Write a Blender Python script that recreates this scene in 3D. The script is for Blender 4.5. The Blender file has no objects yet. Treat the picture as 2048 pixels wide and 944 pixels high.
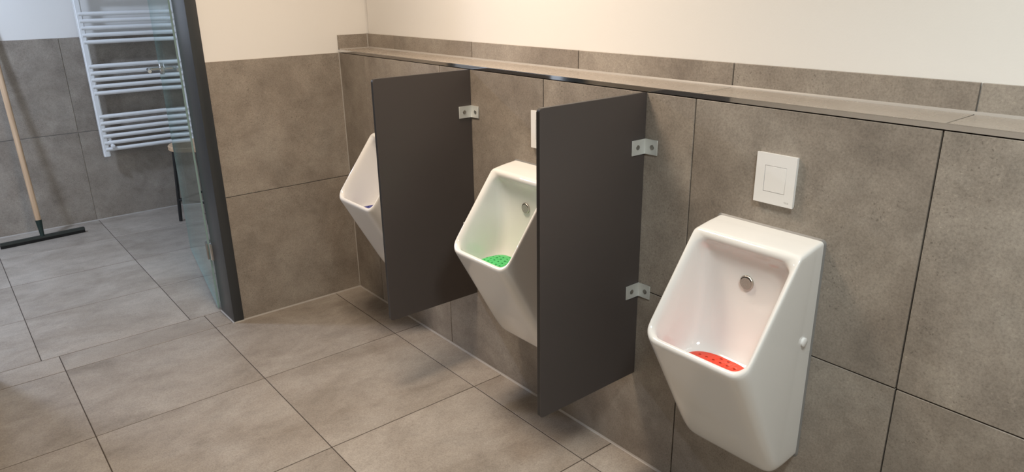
import bpy, bmesh, math, random
from mathutils import Vector, Matrix

random.seed(7)
scene = bpy.context.scene
C = scene.collection
PI = math.pi

# ------------------------------------------------------------------ camera
# x: to the right (urinal wall plane is x = 0, room at x < 0), y: along the urinal wall
# (back wall plane is y = 0, camera at y < 0), z: up.  Metres.
cam_d = bpy.data.cameras.new('camera'); cam = bpy.data.objects.new('camera', cam_d); C.objects.link(cam)
cam_d.sensor_width = 36.0
cam_d.lens = 1433.2 / 2048 * 36.0
cam_d.clip_start = 0.02
yaw, pit, rol = -0.6809, 0.3363, -0.0159
F = Vector((-math.sin(yaw), math.cos(yaw), 0)); R = Vector((math.cos(yaw), math.sin(yaw), 0)); U = Vector((0, 0, 1))
F, U = F * math.cos(pit) - U * math.sin(pit), U * math.cos(pit) + F * math.sin(pit)
R, U = R * math.cos(rol) + U * math.sin(rol), U * math.cos(rol) - R * math.sin(rol)
m = Matrix((R, U, -F)).transposed().to_4x4(); m.translation = (-1.5608, -3.1958, 1.4760)
cam.matrix_world = m
scene.camera = cam

# ------------------------------------------------------------------ world, exposure
w = bpy.data.worlds.new('world'); scene.world = w; w.use_nodes = True
w.node_tree.nodes['Background'].inputs[0].default_value = (0.6, 0.65, 0.7, 1)
w.node_tree.nodes['Background'].inputs[1].default_value = 0.02
scene.view_settings.view_transform = 'Standard'
scene.view_settings.look = 'None'
scene.view_settings.gamma = 1.0
scene.view_settings.use_curve_mapping = False
scene.view_settings.exposure = 0.0

CEIL = 2.42
# ceiling lamps: (x, y, radius, watts, colour, beam angle); each is built as a fixture further down
LAMPS = [
    ('shower', -2.00, 1.27, 0.12, 38.7, (0.658, 0.783, 1.0), 180),
    ('urinal', -0.65, -1.20, 0.26, 24.3, (1.0, 0.815, 0.629), 155),
    ('entry', -0.90, -3.15, 0.20, 21.2, (0.930, 1.0, 0.985), 150),
]

# ------------------------------------------------------------------ helpers
def link(o, parent=None):
    C.objects.link(o)
    if parent is not None: o.parent = parent
    return o

def mesh_obj(name, me, mat=None, parent=None, loc=(0, 0, 0), smooth=False):
    o = bpy.data.objects.new(name, me); link(o, parent); o.location = loc
    if mat is not None and len(me.materials) == 0: me.materials.append(mat)
    if smooth:
        for p in me.polygons: p.use_smooth = True
    return o

def bm_obj(name, bm, mat=None, parent=None, loc=(0, 0, 0), smooth=False, auto=None):
    me = bpy.data.meshes.new(name)
    bmesh.ops.recalc_face_normals(bm, faces=bm.faces)
    if auto is not None:
        for f in bm.faces: f.smooth = True
        for e in bm.edges:
            if len(e.link_faces) == 2 and e.calc_face_angle(0) > math.radians(auto): e.smooth = False
    bm.to_mesh(me); bm.free()
    return mesh_obj(name, me, mat, parent, loc, smooth)

def tag(o, label=None, cat=None, group=None, kind=None):
    if label: o['label'] = label
    if cat: o['category'] = cat
    if group: o['group'] = group
    if kind: o['kind'] = kind
    return o

def empty(name, loc=(0, 0, 0)):
    o = bpy.data.objects.new(name, None); o.location = loc; o.empty_display_size = 0.05
    return link(o)

def add_box(bm, a, b):
    x0, y0, z0 = a; x1, y1, z1 = b
    v = [bm.verts.new(c) for c in ((x0,y0,z0),(x1,y0,z0),(x1,y1,z0),(x0,y1,z0),(x0,y0,z1),(x1,y0,z1),(x1,y1,z1),(x0,y1,z1))]
    for q in ((0,3,2,1),(4,5,6,7),(0,1,5,4),(1,2,6,5),(2,3,7,6),(3,0,4,7)): bm.faces.new([v[i] for i in q])

def box(name, a, b, mat, parent=None, bevel=0.0, seg=2, loc=(0, 0, 0)):
    bm = bmesh.new(); add_box(bm, a, b)
    if bevel: bmesh.ops.bevel(bm, geom=bm.edges[:], offset=bevel, segments=seg, affect='EDGES', profile=0.5)
    return bm_obj(name, bm, mat, parent, loc, auto=40 if bevel else None)

def frame_of(d):
    d = Vector(d).normalized(); a = Vector((0, 0, 1)) if abs(d.z) < .9 else Vector((1, 0, 0))
    u = d.cross(a).normalized(); return u, d.cross(u).normalized(), d

def add_tube(bm, pts, radii, n=16, cap=True):
    pts = [Vector(p) for p in pts]
    if not hasattr(radii, '__len__'): radii = [radii] * len(pts)
    rings = []; u = None
    for i, p in enumerate(pts):
        d = (pts[min(i + 1, len(pts) - 1)] - pts[max(i - 1, 0)]).normalized()
        if u is None: u, v, _ = frame_of(d)
        else:
            u = (u - d * u.dot(d)).normalized(); v = d.cross(u)
        rings.append([bm.verts.new(p + (u * math.cos(t) + v * math.sin(t)) * radii[i]) for t in [2 * PI * k / n for k in range(n)]])
    for a, b in zip(rings, rings[1:]):
        for k in range(n): bm.faces.new((a[k], a[(k + 1) % n], b[(k + 1) % n], b[k]))
    if cap: bm.faces.new(rings[0]); bm.faces.new(rings[-1])

def tube(name, pts, radii, mat, parent=None, n=16, auto=35, loc=(0, 0, 0)):
    bm = bmesh.new(); add_tube(bm, pts, radii, n)
    return bm_obj(name, bm, mat, parent, loc, auto=auto)

# ------------------------------------------------------------------ materials
def new_mat(name):
    mt = bpy.data.materials.new(name); mt.use_nodes = True
    nt = mt.node_tree; return mt, nt, nt.nodes['Principled BSDF']

def plain(name, col, rough=0.5, metal=0.0, spec=0.5, coat=0.0, bump=0.0, bscale=400):
    mt, nt, b = new_mat(name)
    b.inputs['Base Color'].default_value = (*col, 1); b.inputs['Roughness'].default_value = rough
    b.inputs['Metallic'].default_value = metal; b.inputs['Specular IOR Level'].default_value = spec
    b.inputs['Coat Weight'].default_value = coat; b.inputs['Coat Roughness'].default_value = 0.05
    if bump:
        tc = nt.nodes.new('ShaderNodeTexCoord'); nz = nt.nodes.new('ShaderNodeTexNoise')
        nz.inputs['Scale'].default_value = bscale; nz.inputs['Detail'].default_value = 3
        bp = nt.nodes.new('ShaderNodeBump'); bp.inputs['Strength'].default_value = bump; bp.inputs['Distance'].default_value = 0.002
        nt.links.new(tc.outputs['Object'], nz.inputs['Vector']); nt.links.new(nz.outputs[0], bp.inputs['Height'])
        nt.links.new(bp.outputs[0], b.inputs['Normal'])
    return mt

def ramp(nt, stops):
    r = nt.nodes.new('ShaderNodeValToRGB'); e = r.color_ramp.elements
    while len(e) < len(stops): e.new(0.5)
    for k, (p, c) in zip(e, stops): k.position = p; k.color = (*c, 1) if len(c) == 3 else c
    return r

def tile_mat(name, c_dark, c_mid, c_light, rough, stretch=(1, 1, 1), pit=1.0, spec=0.5, mid=(17, .86, 1.09), grain=(.7, 1.2)):
    """concrete-look porcelain: clouds, streaks, grain, dark pits and pale chips; each tile shifted by its own random"""
    mt, nt, b = new_mat(name); N = nt.nodes.new; Lk = nt.links.new
    tc = N('ShaderNodeTexCoord'); oi = N('ShaderNodeObjectInfo')
    mul = N('ShaderNodeMath'); mul.operation = 'MULTIPLY'; mul.inputs[1].default_value = 53.0
    Lk(oi.outputs['Random'], mul.inputs[0])
    add = N('ShaderNodeVectorMath'); add.operation = 'ADD'
    Lk(tc.outputs['Object'], add.inputs[0]); Lk(mul.outputs[0], add.inputs[1])
    mp = N('ShaderNodeMapping'); mp.inputs['Scale'].default_value = stretch; Lk(add.outputs[0], mp.inputs['Vector'])
    def noise(scale, detail=4, rgh=.6, src=mp.outputs[0], dist=0.0):
        n = N('ShaderNodeTexNoise'); n.inputs['Scale'].default_value = scale; n.inputs['Detail'].default_value = detail
        n.inputs['Roughness'].default_value = rgh; n.inputs['Distortion'].default_value = dist; Lk(src, n.inputs['Vector']); return n
    cloud = noise(3.2, 6, .62, dist=.6)
    rc = ramp(nt, [(.30, c_dark), (.5, c_mid), (.70, c_light)]); Lk(cloud.outputs[0], rc.inputs[0])
    mk, gk = mid, grain; mid = noise(mk[0], 7, .72)
    rm = ramp(nt, [(.30, (mk[1],) * 3), (.5, (1, 1, 1)), (.70, (mk[2],) * 3)]); Lk(mid.outputs[0], rm.inputs[0])
    grain = noise(190, 3, .75, add.outputs[0])
    rg = ramp(nt, [(.30, (gk[0],) * 3), (.5, (1, 1, 1)), (.70, (gk[1],) * 3)]); Lk(grain.outputs[0], rg.inputs[0])
    def mulc(a, bb, fac=1.0):
        mx = N('ShaderNodeMix'); mx.data_type = 'RGBA'; mx.blend_type = 'MULTIPLY'; mx.inputs[0].default_value = fac
        Lk(a, mx.inputs[6]); Lk(bb, mx.inputs[7]); return mx.outputs[2]
    col = mulc(mulc(rc.outputs[0], rm.outputs[0]), rg.outputs[0], .8)
    # pits and chips, gathered in patches
    vor = N('ShaderNodeTexVoronoi'); vor.inputs['Scale'].default_value = 120; vor.inputs['Randomness'].default_value = 1
    wob = noise(60, 2, .5, add.outputs[0])
    wa = N('ShaderNodeVectorMath'); wa.operation = 'MULTIPLY_ADD'; wa.inputs[1].default_value = (.02, .02, .02)
    Lk(wob.outputs['Color'], wa.inputs[0]); Lk(add.outputs[0], wa.inputs[2]); Lk(wa.outputs[0], vor.inputs['Vector'])
    patch = noise(6, 3, .6, add.outputs[0]); rp = ramp(nt, [(.42, (0, 0, 0)), (.62, (1, 1, 1))]); Lk(patch.outputs[0], rp.inputs[0])
    sel = ramp(nt, [(.17, (1, 1, 1)), (.30, (0, 0, 0))]); Lk(vor.outputs['Distance'], sel.inputs[0])
    m1 = N('ShaderNodeMath'); m1.operation = 'MULTIPLY'; Lk(sel.outputs[0], m1.inputs[0]); Lk(rp.outputs[0], m1.inputs[1])
    sgn = N('ShaderNodeSeparateColor'); Lk(vor.outputs['Color'], sgn.inputs[0])
    rs = ramp(nt, [(.45, (.55, .54, .52)), (.62, (1.28, 1.27, 1.25))]); Lk(sgn.outputs[0], rs.inputs[0])
    m2 = N('ShaderNodeMath'); m2.operation = 'MULTIPLY'; m2.inputs[1].default_value = .75 * pit; Lk(m1.outputs[0], m2.inputs[0])
    mx = N('ShaderNodeMix'); mx.data_type = 'RGBA'; mx.blend_type = 'MULTIPLY'
    Lk(m2.outputs[0], mx.inputs[0]); Lk(col, mx.inputs[6]); Lk(rs.outputs[0], mx.inputs[7])
    # slight per-tile tone
    tone = N('ShaderNodeMapRange'); tone.inputs[3].default_value = .94; tone.inputs[4].default_value = 1.06; Lk(oi.outputs['Random'], tone.inputs[0])
    fin = N('ShaderNodeVectorMath'); fin.operation = 'SCALE'; Lk(mx.outputs[2], fin.inputs[0]); Lk(tone.outputs[0], fin.inputs['Scale'])
    Lk(fin.outputs[0], b.inputs['Base Color'])
    rr = N('ShaderNodeMapRange'); rr.inputs[1].default_value = .3; rr.inputs[2].default_value = .7
    rr.inputs[3].default_value = rough + .07; rr.inputs[4].default_value = rough - .05
    Lk(mid.outputs[0], rr.inputs[0]); Lk(rr.outputs[0], b.inputs['Roughness'])
    b.inputs['Specular IOR Level'].default_value = spec
    bp = N('ShaderNodeBump'); bp.inputs['Strength'].default_value = .12; bp.inputs['Distance'].default_value = .001
    Lk(grain.outputs[0], bp.inputs['Height']); Lk(bp.outputs[0], b.inputs['Normal'])
    return mt

def glass_mat():
    mt = bpy.data.materials.new('door_glass'); mt.use_nodes = True; nt = mt.node_tree; nt.nodes.clear(); N = nt.nodes.new; Lk = nt.links.new
    out = N('ShaderNodeOutputMaterial'); mix = N('ShaderNodeMixShader'); tr = N('ShaderNodeBsdfTransparent'); gl = N('ShaderNodeBsdfGlossy')
    tr.inputs[0].default_value = (.90, .955, .945, 1); gl.inputs['Roughness'].default_value = .015; gl.inputs[0].default_value = (.93, .98, .98, 1)
    geo = N('ShaderNodeNewGeometry'); mr = N('ShaderNodeMapRange'); mr.inputs[3].default_value = 1.5; mr.inputs[4].default_value = 1 / 1.5
    fr = N('ShaderNodeFresnel'); Lk(geo.outputs['Backfacing'], mr.inputs[0]); Lk(mr.outputs[0], fr.inputs['IOR'])
    Lk(fr.outputs[0], mix.inputs[0]); Lk(tr.outputs[0], mix.inputs[1]); Lk(gl.outputs[0], mix.inputs[2]); Lk(mix.outputs[0], out.inputs[0])
    return mt

def emis(name, col, s):
    mt, nt, b = new_mat(name)
    b.inputs['Base Color'].default_value = (.8, .8, .8, 1)
    b.inputs['Emission Color'].default_value = (*col, 1); b.inputs['Emission Strength'].default_value = s
    return mt

def wood_mat(name, axis='Z'):
    mt, nt, b = new_mat(name); N = nt.nodes.new; Lk = nt.links.new
    tc = N('ShaderNodeTexCoord'); mp = N('ShaderNodeMapping')
    mp.inputs['Scale'].default_value = {'Z': (90, 90, 4), 'X': (5, 60, 60)}[axis]
    nz = N('ShaderNodeTexNoise'); nz.inputs['Scale'].default_value = 1.0; nz.inputs['Detail'].default_value = 5
    r = ramp(nt, [(.3, (.50, .33, .20)), (.7, (.68, .48, .31))])
    Lk(tc.outputs['Object'], mp.inputs[0]); Lk(mp.outputs[0], nz.inputs['Vector']); Lk(nz.outputs[0], r.inputs[0]); Lk(r.outputs[0], b.inputs['Base Color'])
    b.inputs['Roughness'].default_value = .5
    return mt

M = {}
M['wall_tile'] = tile_mat('wall_tile', (.235, .200, .168), (.305, .265, .225), (.375, .335, .290), .40, (1, 1, 1), 1.0, mid=(9, .80, 1.15), grain=(.72, 1.20))
M['floor_tile'] = tile_mat('floor_tile', (.270, .232, .195), (.345, .303, .262), (.405, .365, .322), .33, (.9, 1.35, 1), .55, mid=(10, .86, 1.09), grain=(.72, 1.20), spec=.32)
M['ledge_tile'] = tile_mat('ledge_tile', (.330, .285, .240), (.370, .325, .280), (.410, .365, .320), .26, (1, 1, 1), .25, mid=(8, .94, 1.04), grain=(.9, 1.07))  # paler than the wall tiles: the plaster's reflection is put into the colour
M['grout'] = plain('grout', (.070, .054, .043), .9)
M['silicone'] = plain('silicone', (.40, .37, .34), .45)
M['seal'] = plain('grey_seal', (.22, .215, .21), .4)
M['plaster'] = plain('plaster', (.84, .82, .79), .85, bump=.08, bscale=220)
M['ceiling'] = plain('ceiling_paint', (.84, .83, .81), .9)
M['ceramic'] = plain('white_ceramic', (.86, .85, .83), .09, spec=.55, coat=.4)
M['plastic'] = plain('white_plastic', (.88, .87, .86), .28)
M['gap'] = plain('dark_gap', (.03, .028, .025), .8)
M['panel'] = plain('anthracite_panel', (.077, .065, .062), .42, bump=.15, bscale=900)
M['panel_edge'] = plain('black_panel_edge', (.018, .016, .015), .35)
M['alu'] = plain('brushed_aluminium', (.66, .68, .66), .42, 0.35)
M['steel'] = plain('screw_steel', (.38, .37, .35), .3, 1.0)
M['chrome'] = plain('chrome', (.72, .72, .72), .07, 1.0)
M['nozzle'] = plain('worn_chrome', (.55, .52, .48), .22, 1.0, bump=.5, bscale=500)
M['frame'] = plain('anthracite_frame', (.036, .040, .044), .32)
M['radiator'] = plain('radiator_white', (.84, .85, .86), .22)
M['wood'] = wood_mat('pale_wood', 'Z')
M['seat_wood'] = wood_mat('seat_wood', 'X')
M['black'] = plain('black_metal', (.012, .012, .013), .35)
M['rubber'] = plain('black_rubber', (.010, .010, .011), .55)
M['socket'] = plain('dark_green_plastic', (.012, .028, .024), .4)
M['holder'] = plain('squeegee_holder', (.022, .028, .026), .4)
M['glass'] = glass_mat()
M['glass_edge'] = plain('glass_edge', (.34, .50, .49), .12)
M['red'] = plain('red_mat_rubber', (.80, .055, .018), .42)
M['green'] = plain('green_mat_rubber', (.075, .56, .17), .42)
M['blue'] = plain('blue_mat_rubber', (.02, .028, .22), .42)
M['print'] = plain('grey_print', (.42, .40, .38), .5)

# ------------------------------------------------------------------ tiles
_tile_cache = {}
def tile(parent, a, b, mat, bevel=.0007, gap=.0018, thin=2):
    """one tile between corners a and b; the joint is left along the two long axes, `thin` is the thickness axis"""
    a = list(a); b = list(b)
    for k in range(3):
        if k != thin: a[k] += gap; b[k] -= gap
    size = tuple(round(b[k] - a[k], 4) for k in range(3)); key = (size, mat.name)
    if key not in _tile_cache:
        bm = bmesh.new(); h = [s / 2 for s in size]; add_box(bm, [-q for q in h], h)
        bmesh.ops.bevel(bm, geom=bm.edges[:], offset=bevel, segments=1, affect='EDGES')
        bmesh.ops.recalc_face_normals(bm, faces=bm.faces)
        me = bpy.data.meshes.new('tile'); bm.to_mesh(me); bm.free(); me.materials.append(mat); _tile_cache[key] = me
    o = bpy.data.objects.new('tile', _tile_cache[key]); link(o, parent)
    jit = random.uniform(-.0002, .0002)
    c = [(a[k] + b[k]) / 2 for k in range(3)]; c[thin] += jit
    o.location = c
    return o

def struct(name, boxes, mat, label=None):
    bm = bmesh.new()
    for a, b in boxes: add_box(bm, a, b)
    o = bm_obj(name, bm, mat); tag(o, label, kind='structure'); return o

XL, YN = -2.95, -4.45          # left and near limits of the room
XFR = 0.32                     # right end of the shower room
YW = 0.17                      # thickness of the back wall
YF = 2.235                     # far wall of the shower room
DL, DR = -1.645, -0.615        # clear edges of the door frame in the back wall
TT = .009

# floor ------------------------------------------------------------
floor = struct('floor', [((XL, YN, -.10), (XFR, YF + .1, -.0009))], M['grout'], 'grey concrete-look tiled floor running through both rooms')
fx = [-.004, -.141, -.743, -1.350, -1.955, -2.56, XL]
fy = [.008 - .6005 * k for k in range(9)]
for i in range(len(fx) - 1):
    for j in range(len(fy) - 1):
        y0 = max(fy[j + 1], YN)
        if y0 < fy[j] - .02: tile(floor, (fx[i + 1], y0, -TT), (fx[i], fy[j], 0), M['floor_tile'])
for x0, x1 in ((-.743, -.664), (-1.350, -.743), (-1.60, -1.350)):
    tile(floor, (x0, .008, -TT), (x1, .172, 0), M['floor_tile'])
gx = [XFR, -.205, -.808, -1.415, -2.02, -2.62, XL]
gy = [YF, 1.753, 1.227, .696, .172]
for i in range(len(gx) - 1):
    for j in range(len(gy) - 1):
        tile(floor, (gx[i + 1], gy[j + 1], -TT), (gx[i], gy[j], 0), M['floor_tile'])

# urinal wall: tiled installation wall with ledge --------------------
ZJ, ZT, ZL = .600, 1.190, 1.204
XB = .153                      # back of the ledge
wall_right = struct('wall_right', [((.0105, YN, -.05), (XB + .02, -.0, ZL - .006))], M['grout'], 'brown-grey tiled installation wall that carries the urinals')
jy = [-.0] + [-.243 - .5995 * k for k in range(8)]
for k in range(len(jy) - 1):
    y1, y0 = jy[k], max(jy[k + 1], YN)
    if y0 > y1 - .02: continue
    tile(wall_right, (0, y0, .002), (TT, y1, ZJ), M['wall_tile'], thin=0)
    tile(wall_right, (0, y0, ZJ), (TT, y1, ZT + .001), M['wall_tile'], thin=0)
    tile(wall_right, (.0035, y0, ZL - TT), (XB, y1, ZL), M['ledge_tile'], thin=2)                # ledge
upper = struct('wall_right_upper', [((XB + .012, YN, ZL - .02), (XFR, .0, CEIL))], M['plaster'], 'cream plastered wall above the tiled ledge')
ZS = 1.271
for k in range(len(jy) - 1):
    y1, y0 = jy[k], max(jy[k + 1], YN)
    if y0 > y1 - .02: continue
    tile(upper, (XB + .003, y0, ZL + .001), (XB + .012, y1, ZS), M['wall_tile'], thin=0)        # skirting row on the ledge
# back wall with the doorway -----------------------------------------
wall_back = struct('wall_back', [((-.612, .0095, -.05), (XFR, YW, CEIL)), ((DL - .06, .0095, 2.13), (-.612, YW, CEIL)), ((XL, .0095, -.05), (DL - .002, YW, CEIL))],
                   M['plaster'], 'cream plastered wall with tiled lower half beside the glass door')
tile(wall_back, (-.614, 0, .002), (.001, TT, ZJ), M['wall_tile'], thin=1)
tile(wall_back, (-.614, 0, ZJ), (.001, TT, ZT + .002), M['wall_tile'], thin=1)
tile(wall_back, (.0, 0, ZL + .001), (XB + .004, TT, ZS), M['wall_tile'], thin=1)
for x0, x1 in ((DL - .6, DL - .002), (XL, DL - .6)):
    for z0, z1 in ((.002, ZJ), (ZJ, ZT)):
        tile(wall_back, (x0, 0, z0), (x1, TT, z1), M['wall_tile'], thin=1)
# far wall of the shower room ------------------------------------------
wall_far = struct('wall_far', [((XL, YF + .0095, -.05), (XFR, YF + .12, CEIL))], M['plaster'], 'white plastered wall with grey tiled lower half behind the radiator')
hx = [XFR, -.215, -.817, -1.42, -2.02, -2.62, XL]
for i in range(len(hx) - 1):
    tile(wall_far, (hx[i + 1], YF, .002), (hx[i], YF + TT, .606), M['wall_tile'], thin=1)
    tile(wall_far, (hx[i + 1], YF, .606), (hx[i], YF + TT, 1.207), M['wall_tile'], thin=1)
struct('wall_far_right', [((XFR, -.0, -.05), (XFR + .1, YF + .12, CEIL))], M['plaster'], 'white side wall of the shower room')
struct('wall_left', [((XL - .1, YN - .1, -.05), (XL, YF + .12, CEIL))], M['plaster'], 'cream side wall facing the urinals')
struct('wall_near', [((XL, YN - .1, -.05), (XFR, YN, CEIL))], M['plaster'], 'cream wall facing the glass door')
struct('ceiling', [((XL - .1, YN - .1, CEIL), (XFR + .1, YF + .12, CEIL + .1))], M['ceiling'], 'white painted ceiling')

# silicone joints (children of what they seal) ----------------------------
def fillet(name, p, q, d1, d2, s, parent):
    bm = bmesh.new(); p, q, d1, d2 = map(Vector, (p, q, d1, d2)); rings = []
    for c in (p, q):
        rings.append([bm.verts.new(c), bm.verts.new(c + d1 * s), bm.verts.new(c + (d1 + d2) * s * .38), bm.verts.new(c + d2 * s)])
    for k in range(4): bm.faces.new((rings[0][k], rings[0][(k + 1) % 4], rings[1][(k + 1) % 4], rings[1][k]))
    bm.faces.new(rings[0]); bm.faces.new(rings[1])
    return bm_obj(name, bm, M['silicone'], parent)
fillet('silicone_joint', (0, YN, 0), (0, 0, 0), (-1, 0, 0), (0, 0, 1), .0062, wall_right)
fillet('silicone_joint', (0, 0, .002), (0, 0, ZT), (-1, 0, 0), (0, -1, 0), .0035, wall_right)
fillet('silicone_joint', (XB + .003, YN, ZL), (XB + .003, 0, ZL), (-1, 0, 0), (0, 0, 1), .006, upper)
fillet('silicone_joint', (XB + .003, 0, ZL), (XB + .003, 0, ZS), (-1, 0, 0), (0, -1, 0), .004, upper)
fillet('silicone_joint', (-.612, 0, 0), (0, 0, 0), (0, -1, 0), (0, 0, 1), .0055, wall_back)
fillet('silicone_joint', (.004, 0, ZL), (XB, 0, ZL), (0, -1, 0), (0, 0, 1), .004, wall_back)
fillet('silicone_joint', (XL, YF, 0), (XFR, YF, 0), (0, -1, 0), (0, 0, 1), .005, wall_far)

# chrome edge profile of the ledge -------------------------------------------
bm = bmesh.new(); add_box(bm, (-.0012, YN, ZL - .0115), (.0034, -.001, ZL + .0006))
bmesh.ops.bevel(bm, geom=bm.edges[:], offset=.001, segments=2, affect='EDGES')
tag(bm_obj('trim_1', bm, M['chrome'], auto=40), 'polished chrome edge strip along the front of the tiled ledge', kind='structure')

# door frame ---------------------------------------------------------------------
fr = empty('trim_2', (-.636, .085, 0)); tag(fr, 'anthracite metal door frame of the shower room', kind='structure')
def fpart(name, a, b): return box(name, Vector(a) - fr.location, Vector(b) - fr.location, M['frame'], fr, .0015)
fpart('frame_post', (-.659, -.006, 0), (-.6135, .176, 2.13))
fpart('frame_post', (DL - .001, -.006, 0), (-1.601, .176, 2.13))
fpart('frame_head', (-1.6005, -.006, 2.085), (-.6595, .176, 2.13))
fillet('silicone_joint', (-.659 + .636, -.006 - .085, 0), (-.659 + .636, .176 - .085, 0), (-1, 0, 0), (0, 0, 1), .005, fr)
fillet('silicone_joint', (-.659 + .636, -.006 - .085, 0), (-.6135 + .636, -.006 - .085, 0), (0, -1, 0), (0, 0, 1), .005, fr)

# glass door leaf, standing open into the shower room -------------------------------
H0 = Vector((-.664, .196, 0)); H1 = Vector((-.506, 1.182, 0))
dl = (H1 - H0).length; ang = math.atan2(H1.y - H0.y, H1.x - H0.x)
door = empty('door_1', H0); door.rotation_euler = (0, 0, ang)
tag(door, 'clear green-edged glass door standing open into the shower room', kind='structure')
# local axes: +x from the hinge edge to the free edge, y across the pane (+y is the left, opening side)
gt = .008
bm = bmesh.new(); add_box(bm, (0, -gt / 2, .010), (dl, gt / 2, 2.08))
o = bm_obj('glass_pane', bm, M['glass'], door); tag(o, 'clear greenish glass pane'); o.data.materials.append(M['glass_edge'])
for p in o.data.polygons:
    if abs(p.normal.y) < .5: p.material_index = 1
for zc in (.305, 1.80):
    h = box('hinge', (-.030, -.020, zc - .040), (.055, -.0045, zc + .040), M['steel'], door, .002)
    box('hinge_plate', (-.004, .0045, zc - .040), (.040, .012, zc + .040), M['steel'], h, .002)
    tube('hinge_pin', [(-.012, -.006, zc - .041), (-.012, -.006, zc + .041)], .007, M['chrome'], h)
hz, hxl = 1.085, dl - .165
hd = empty('door_handle', (0, 0, 0)); hd.parent = door
for s in (1, -1):
    tube('rosette', [(hxl, s * .0042, hz), (hxl, s * .012, hz), (hxl, s * .016, hz)], [.031, .031, .026], M['chrome'], hd, 28)
    tube('lever', [(hxl, s * .010, hz), (hxl, s * .058, hz), (hxl - .006, s * .066, hz), (hxl - .016, s * .070, hz), (hxl - .11, s * .072, hz), (hxl - .125, s * .072, hz)],
         [.0095, .0095, .0098, .0098, .0095, .0088], M['chrome'], hd, 14)

# ------------------------------------------------------------------ urinals
def rrect(y0, y1, t0, t1, r0, r1, n=5):
    """closed loop in (y, t): t0 = lower end with corner radius r0, t1 = upper end with radius r1"""
    pts = []
    for (cy, ct, r, a0) in ((y1 - r0, t0 + r0, r0, -PI / 2), (y1 - r1, t1 - r1, r1, 0), (y0 + r1, t1 - r1, r1, PI / 2), (y0 + r0, t0 + r0, r0, PI)):
        for k in range(n + 1):
            a = a0 + PI / 2 * k / n; pts.append((cy + r * math.cos(a), ct + r * math.sin(a)))
    out = []                                            # subdivide the straights too, the same count everywhere
    for i in range(4):
        seg = pts[i * (n + 1):(i + 1) * (n + 1)]; nxt = pts[((i + 1) % 4) * (n + 1)]
        out += seg
        for k in range(1, 6):
            out.append((seg[-1][0] + (nxt[0] - seg[-1][0]) * k / 6, seg[-1][1] + (nxt[1] - seg[-1][1]) * k / 6))
    return out

def make_bowl():
    bm = bmesh.new()
    # stations: lower point (x, z), upper point (x, z), half width low, half width high, corner radius low, high
    S = [
        ((-.0008, .302), (-.0008, .899), .1465, .016, .010),
        ((-.004, .301), (-.002, .899), .1465, .018, .010),
        ((-.050, .286), (-.012, .898), .1465, .030, .010),
        ((-.078, .2785), (-.022, .897), .1465, .040, .010),
        ((-.090, .279), (-.030, .896), .1465, .044, .010),
        ((-.101, .289), (-.036, .8955), .147, .045, .010),
        ((-.130, .337), (-.050, .894), .1475, .045, .011),
        ((-.200, .467), (-.074, .8905), .148, .044, .012),
        ((-.262, .581), (-.088, .888), .1485, .042, .013),
        ((-.2815, .616), (-.0945, .887), .1485, .041, .014),
        ((-.2875, .628), (-.0985, .886), .1480, .040, .014),
        ((-.2885, .6345), (-.1025, .8835), .1460, .039, .014),     # rolling over the rim
        ((-.2860, .6405), (-.1060, .8795), .1430, .038, .015),
        ((-.2795, .6425), (-.1075, .8740), .1380, .036, .020),
        ((-.2725, .6395), (-.1070, .8680), .1330, .034, .026),
        ((-.2675, .6310), (-.1040, .8620), .1300, .033, .030),
        ((-.2630, .6180), (-.0970, .8560), .1285, .034, .034),      # cavity
        ((-.2595, .6040), (-.0850, .8450), .1270, .036, .040),
        ((-.2575, .5910), (-.0760, .8200), .1255, .038, .045),
        ((-.2560, .5800), (-.0720, .7600), .1240, .040, .045),
        ((-.2540, .5715), (-.0750, .6900), .1225, .044, .045),
        ((-.2510, .5655), (-.0850, .6320), .1195, .046, .046),
        ((-.2465, .5615), (-.0980, .5950), .1150, .048, .047),
        ((-.2390, .5590), (-.1120, .5730), .1060, .045, .045),
        ((-.2250, .5572), (-.1290, .5615), .0880, .036, .036),
        ((-.2020, .5560), (-.1500, .5570), .0500, .018, .018),
    ]
    rings = []
    for (lx, lz), (ux, uz), hw, rl, ru in S:
        d = Vector((ux - lx, uz - lz)); L = d.length; d /= L
        lim = L * .48; rl = min(rl, lim); ru = min(ru, lim)
        rings.append([bm.verts.new((lx + d.x * t, y, lz + d.y * t)) for y, t in rrect(-hw, hw, 0, L, rl, ru)])
    n = len(rings[0])
    for a, b in zip(rings, rings[1:]):
        for k in range(n): bm.faces.new((a[k], a[(k + 1) % n], b[(k + 1) % n], b[k]))
    bm.faces.new(rings[-1])
    return bm

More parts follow.
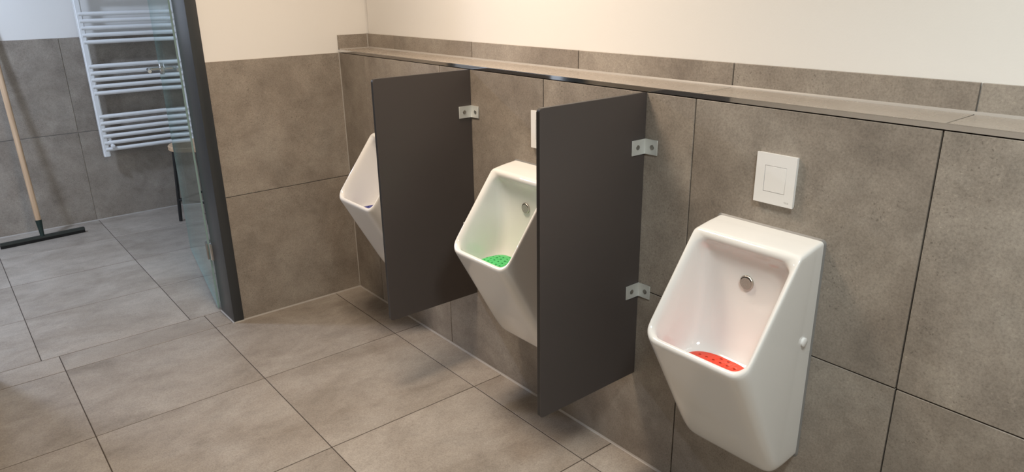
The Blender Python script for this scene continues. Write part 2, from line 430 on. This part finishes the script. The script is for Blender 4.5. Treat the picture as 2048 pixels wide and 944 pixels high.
def make_urinal():
    t = empty('urinal')
    b = bm_obj('bowl', make_bowl(), M['ceramic'], t, smooth=True)
    for p in b.data.polygons:
        if len(p.vertices) > 4: p.use_smooth = False
    sd = b.modifiers.new('sub', 'SUBSURF'); sd.levels = 1; sd.render_levels = 1
    # spray head on the inner back wall
    nz = tube('spray_head', [(-.066, 0, .770), (-.0775, 0, .770), (-.0795, 0, .770), (-.0795, 0, .770)], [.0188, .0188, .0172, .002], M['nozzle'], t, 28, 30)
    bm = bmesh.new()                                    # the curved spray slot along its upper edge
    a = [bm.verts.new((-.0799, math.cos(u) * .0160, .770 + math.sin(u) * .0160)) for u in [PI * (.16 + .68 * k / 14) for k in range(15)]]
    c = [bm.verts.new((-.0799, math.cos(u) * .0160, .7672 + math.sin(u) * .0160)) for u in [PI * (.16 + .68 * k / 14) for k in range(15)]]
    for k in range(14): bm.faces.new((a[k], a[k + 1], c[k + 1], c[k]))
    bm_obj('spray_slot', bm, M['gap'], nz)
    for s in (-1, 1):
        tube('fixing_cap', [(-.043, s * .146, .652), (-.043, s * .1515, .652), (-.043, s * .1535, .652)], [.0115, .0115, .0085], M['plastic'], t, 20)
    # silicone seal against the tiles
    bm = bmesh.new(); loops = []
    for off, x in ((-.0005, -.0040), (.0042, -.0002)):
        loops.append([bm.verts.new((x, y, z)) for y, z in rrect(-.1465 - off, .1465 + off, .302 - off, .899 + off, .016, .011)])
    nn = len(loops[0])
    for k in range(nn): bm.faces.new((loops[0][k], loops[0][(k + 1) % nn], loops[1][(k + 1) % nn], loops[1][k]))
    bm_obj('silicone_seal', bm, M['seal'], t)
    return t

def copy_tree(o, parent=None):
    c = o.copy(); C.objects.link(c); c.parent = parent
    for ch in list(o.children): copy_tree(ch, c)
    return c

def mat_mesh(colour, dome):
    """perforated oval mat, domed at the back; holes are real"""
    cu = bpy.data.curves.new('tmp', 'CURVE'); cu.dimensions = '2D'; cu.fill_mode = 'BOTH'; cu.extrude = .0014; cu.resolution_u = 1
    def poly(pts):
        s = cu.splines.new('POLY'); s.points.add(len(pts) - 1); s.use_cyclic_u = True
        for p, q in zip(s.points, pts): p.co = (q[0], q[1], 0, 1)
    A, B = .060, .095
    poly([(A * math.copysign(abs(math.cos(t)) ** .8, math.cos(t)), B * math.copysign(abs(math.sin(t)) ** .8, math.sin(t))) for t in [2 * PI * k / 64 for k in range(64)]])
    k = 0
    for row, x in enumerate([-.0475 + .019 * i for i in range(6)]):
        for j in range(-4, 5):
            y = (j + (.5 if row % 2 else 0)) * .0205
            if (x / (A - .010)) ** 2 + (y / (B - .010)) ** 2 < 1:
                poly([(x + .0037 * math.cos(t), y + .0037 * math.sin(t)) for t in [-2 * PI * q / 10 for q in range(10)]]); k += 1
    ob = bpy.data.objects.new('tmp', cu); C.objects.link(ob)
    bpy.context.view_layer.update()
    me = bpy.data.meshes.new_from_object(ob.evaluated_get(bpy.context.evaluated_depsgraph_get()))
    bpy.data.objects.remove(ob); bpy.data.curves.remove(cu)
    bm = bmesh.new(); bm.from_mesh(me)
    bmesh.ops.subdivide_edges(bm, edges=[e for e in bm.edges if e.calc_length() > .02], cuts=1)
    for v in bm.verts: v.co.z += dome * (1 - (v.co.y / B) ** 4 - .3 * (v.co.x / A) ** 2)         # gently domed, rising to the back
    bm.to_mesh(me); bm.free(); me.name = 'urinal_mat'; me.materials.clear(); me.materials.append(colour)
    return me

UY = [-.590, -1.4385, -2.2870]
ulab = ['white ceramic urinal holding the blue mat, next to the back wall', 'white ceramic urinal holding the green mat, between the two partitions',
        'white ceramic urinal holding the red mat, beside the open tiled wall']
mlab = ['blue perforated rubber mat lying in a urinal bowl', 'green perforated rubber mat lying in a urinal bowl', 'red perforated rubber mat lying in a urinal bowl']
proto = make_urinal()
for i, y in enumerate(UY):
    u = proto if i == 0 else copy_tree(proto)
    u.location = (0, y, 0); tag(u, ulab[i], 'urinal', 'urinals along the tiled wall')
    o = mesh_obj('urinal_mat', mat_mesh(M[('blue', 'green', 'red')[i]], (.020, .022, .007)[i]), None, None, (-.188, y, (.579, .586, .5675)[i]))
    tag(o, mlab[i], 'urinal mat', 'perforated mats in the urinals')

# flush plates -------------------------------------------------------------------------
def make_plate():
    t = empty('flush_plate')
    box('back_shell', (-.008, -.0505, -.0605), (-.0003, .0505, .0605), M['plastic'], t)
    # face with a square window for the button
    bm = bmesh.new(); bw, bh = .0283, .0320
    for a, b in (((-.0125, -.0525, -.062), (-.0075, .0525, -bh - .0005)), ((-.0125, -.0525, bh - .0005 + .001), (-.0075, .0525, .062)),
                 ((-.0125, -.0525, -bh - .0005), (-.0075, -bw - .0005, bh + .0005)), ((-.0125, bw + .0005, -bh - .0005), (-.0075, .0525, bh + .0005))): add_box(bm, a, b)
    bmesh.ops.remove_doubles(bm, verts=bm.verts[:], dist=1e-5)
    bm_obj('cover_frame', bm, M['plastic'], t)
    box('button_gap', (-.0095, -bw - .001, -bh - .001), (-.0085, bw + .001, bh + .001), M['gap'], t)
    box('button', (-.0123, -bw + .0004, -bh + .0004), (-.0096, bw - .0004, bh - .0004), M['plastic'], t, .0006, 1)
    fc = bpy.data.curves.new('tmp', 'FONT'); fc.body = 'TECE'; fc.size = .0054; fc.align_x = 'CENTER'; fc.extrude = .00008
    fo = bpy.data.objects.new('tmp', fc); C.objects.link(fo); bpy.context.view_layer.update()
    me = bpy.data.meshes.new_from_object(fo.evaluated_get(bpy.context.evaluated_depsgraph_get())); bpy.data.objects.remove(fo)
    me.materials.clear(); o = mesh_obj('logo_lettering', me, M['print'], t, (-.01256, -.036, -.0535))
    o.matrix_local = Matrix(((0, 0, -1, -.01256), (-1, 0, 0, -.036), (0, 1, 0, -.0535), (0, 0, 0, 1)))
    return t
plab = ['white square-button flush plate above the urinal with the blue mat', 'white square-button flush plate above the urinal with the green mat',
        'white square-button flush plate above the urinal with the red mat']
pp = make_plate()
for i, y in enumerate(UY):
    t = pp if i == 0 else copy_tree(pp)
    t.location = (0, y - .008, 1.0235); tag(t, plab[i], 'flush plate', 'flush plates above the urinals')

# partitions --------------------------------------------------------------------------------
def bracket(parent, zc):
    """aluminium angle on the camera side of the panel: one flange on the panel, one on the tiles"""
    bm = bmesh.new(); pts = [(-.0005, -.047), (-.0005, -.0005), (-.057, -.0005), (-.057, -.0035), (-.0045, -.0035), (-.0035, -.0045), (-.0035, -.047)]
    lo = [bm.verts.new((x, y, zc - .0215)) for x, y in pts]; hi = [bm.verts.new((x, y, zc + .0215)) for x, y in pts]
    bm.faces.new(lo[::-1]); bm.faces.new(hi)
    for k in range(len(pts)): bm.faces.new((lo[k], lo[(k + 1) % len(pts)], hi[(k + 1) % len(pts)], hi[k]))
    bmesh.ops.bevel(bm, geom=bm.edges[:], offset=.0006, segments=1, affect='EDGES')
    b = bm_obj('bracket', bm, M['alu'], parent, auto=40)
    for p, d in (((-.0035, -.029, zc), (-1, 0, 0)), ((-.034, -.0035, zc), (0, -1, 0))):
        p = Vector(p); d = Vector(d)
        s = tube('screw', [p - d * .0005, p + d * .0012, p + d * .0015, p + d * .0003], [.0072, .0070, .0056, .0050], M['steel'], b, 20)
        tube('screw_recess', [p + d * .0004, p + d * .0009], [.0040, .0040], M['gap'], b, 6)
    return b
def make_partition():
    t = empty('urinal_partition')
    w, z0, z1, th = .398, .309, 1.1905, .0135
    # panel outline with rounded outer corners; faces dark grey, edge black
    out = [(0, z0)]
    r = .010
    for cx, cz, a0 in ((-w + r, z0 + r, -PI / 2), (-w + r, z1 - r, PI)):
        for k in range(6):
            a = a0 - PI / 2 * k / 5; out.append((cx + r * math.cos(a), cz + r * math.sin(a)))
    out.append((0, z1))
    bm = bmesh.new()
    a = [bm.verts.new((x, 0, z)) for x, z in out]; b = [bm.verts.new((x, th, z)) for x, z in out]
    bm.faces.new(a); bm.faces.new(b[::-1]); n = len(out); side = []
    for k in range(n): side.append(bm.faces.new((a[k], a[(k + 1) % n], b[(k + 1) % n], b[k])))
    for f in side: f.material_index = 1
    bmesh.ops.bevel(bm, geom=[e for e in bm.edges if abs(e.verts[0].co.y - e.verts[1].co.y) < 1e-6], offset=.0012, segments=2, affect='EDGES')
    o = bm_obj('panel', bm, M['panel'], t); o.data.materials.append(M['panel_edge'])
    for z in (1.040, .5985): bracket(t, z)
    return t
pr0 = make_partition()
for i, (y, l) in enumerate(((-1.043, 'dark grey urinal partition between the blue-mat and green-mat urinals'), (-1.877, 'dark grey urinal partition between the green-mat and red-mat urinals'))):
    t = pr0 if i == 0 else copy_tree(pr0)
    t.location = (-.0006, y, 0); tag(t, l, 'partition', 'urinal partitions')

# ------------------------------------------------------------------ shower room things
# towel radiator
rx0, rx1 = -.706, -.106
rad = empty('towel_radiator', ((rx0 + rx1) / 2, 2.165, .44)); tag(rad, 'white tubular towel radiator on the far wall', 'radiator')
def rel(v, root): return Vector(v) - root.location
for x in (rx0 - .002, rx1 - .038):
    bm = bmesh.new(); add_box(bm, rel((x, 2.150, .438), rad), rel((x + .040, 2.182, 1.80), rad))
    bmesh.ops.bevel(bm, geom=[e for e in bm.edges if abs(e.verts[0].co.z - e.verts[1].co.z) > .5], offset=.007, segments=3, affect='EDGES')
    bm_obj('rail', bm, M['radiator'], rad, auto=40)
for z in [.484, .527, .571, .614, .657, .701, .853, .896, .939, .981, 1.024, 1.175, 1.218, 1.261, 1.304, 1.347, 1.49, 1.533, 1.576, 1.62, 1.73]:
    tube('tube', [rel((rx0 + .014, 2.158, z), rad), rel((rx1 - .014, 2.158, z), rad)], .0133, M['radiator'], rad, 16)
for x in (rx0 + .05, rx1 - .05):
    for z in (.549, 1.55):
        tube('wall_mount', [rel((x, 2.156, z), rad), rel((x, YF - .0005, z), rad)], .010, M['radiator'], rad, 14)
tube('vent_cap', [rel((-.648, 2.150, .505), rad), rel((-.648, 2.128, .505), rad), rel((-.648, 2.126, .505), rad)], [.013, .013, .010], M['radiator'], rad, 20)

# squeegee
sq = empty('floor_squeegee', (-1.165, 1.965, 0)); tag(sq, 'black floor squeegee with a long wooden handle leaning on the wall', 'squeegee')
bl = [Vector((-1.392, 1.962, 0)), Vector((-.929, 1.992, 0))]
dv = (bl[1] - bl[0]).normalized(); nv = Vector((-dv.y, dv.x, 0))
def bar(name, z0, z1, t0, t1, mat, bev):
    bm = bmesh.new()
    vs = []
    for e in bl:
        for (t, z) in ((-t0, z0), (t0, z0), (t1, z1), (-t1, z1)): vs.append(bm.verts.new(e + nv * (t + .014) + Vector((0, 0, z)) - sq.location))
    for q in ((0, 1, 2, 3), (7, 6, 5, 4), (0, 4, 5, 1), (1, 5, 6, 2), (2, 6, 7, 3), (3, 7, 4, 0)): bm.faces.new([vs[i] for i in q])
    bmesh.ops.bevel(bm, geom=bm.edges[:], offset=bev, segments=2, affect='EDGES')
    return bm_obj(name, bm, mat, sq, auto=40)
bar('rubber_blade', .0003, .020, .006, .010, M['rubber'], .0015)
bar('blade_holder', .0185, .036, .016, .012, M['holder'], .003)
hb = Vector((-1.166, 1.988, .034)); ht = Vector((-1.172, 2.218, 1.40)); hd_ = (ht - hb).normalized()
tube('socket', [hb - sq.location - hd_ * .004, hb + hd_ * .045 - sq.location, hb + hd_ * .10 - sq.location], [.0115, .0140, .0185], M['socket'], sq, 20)
hand = tube('handle', [(0, 0, 0), (0, 0, .02), (0, 0, .66), (0, 0, 1.27), (0, 0, 1.287), (0, 0, 1.292)], [.0150, .0160, .0164, .0158, .0140, .009], M['wood'], sq, 20)
hand.location = hb + hd_ * .094 - sq.location
hand.rotation_euler = Vector((0, 0, 1)).rotation_difference(hd_).to_euler()

# stool
sc = Vector((-.220, 1.780, 0))
st = empty('stool', sc); tag(st, 'round wooden stool with black metal legs behind the glass door', 'stool')
tube('seat', [(0, 0, .490), (0, 0, .494), (0, 0, .516), (0, 0, .521)], [.167, .172, .172, .167], M['seat_wood'], st, 48)
feet = []
for k in range(4):
    a = math.atan2(.044, -.165) + k * PI / 2
    f = Vector((math.cos(a) * .171, math.sin(a) * .171, .0003)); t_ = Vector((math.cos(a) * .142, math.sin(a) * .142, .4895)); feet.append((f, t_))
    tube('leg', [f, t_], .0115, M['black'], st, 14)
for k in range(4):
    a, b = feet[k], feet[(k + 1) % 4]; q = .30
    tube('stretcher', [a[0].lerp(a[1], q), b[0].lerp(b[1], q)], .008, M['black'], st, 12)

# ------------------------------------------------------------------ ceiling lamps
lamp_labels = {'shower': 'round white ceiling lamp in the shower room', 'urinal': 'round warm ceiling lamp above the urinals', 'entry': 'round warm ceiling lamp near the entrance'}
for key, x, y, r, watt, col, beam in LAMPS:
    t = empty('ceiling_lamp', (x, y, CEIL)); tag(t, lamp_labels[key], 'ceiling lamp', 'ceiling lamps')
    tube('housing', [(0, 0, -.0005), (0, 0, -.030), (0, 0, -.034)], [r + .022, r + .022, r + .016], M['plastic'], t, 40)
    tube('diffuser', [(0, 0, -.0335), (0, 0, -.040), (0, 0, -.043)], [r + .008, r + .006, r - .01], emis('lamp_glow_' + key, col, 3.0), t, 40)
    ld = bpy.data.lights.new('lamp_light', 'AREA'); ld.shape = 'DISK'; ld.size = 2 * r; ld.energy = watt; ld.color = col; ld.spread = math.radians(beam)
    lo = bpy.data.objects.new('lamp_light', ld); link(lo, t); lo.location = (0, 0, -.046)
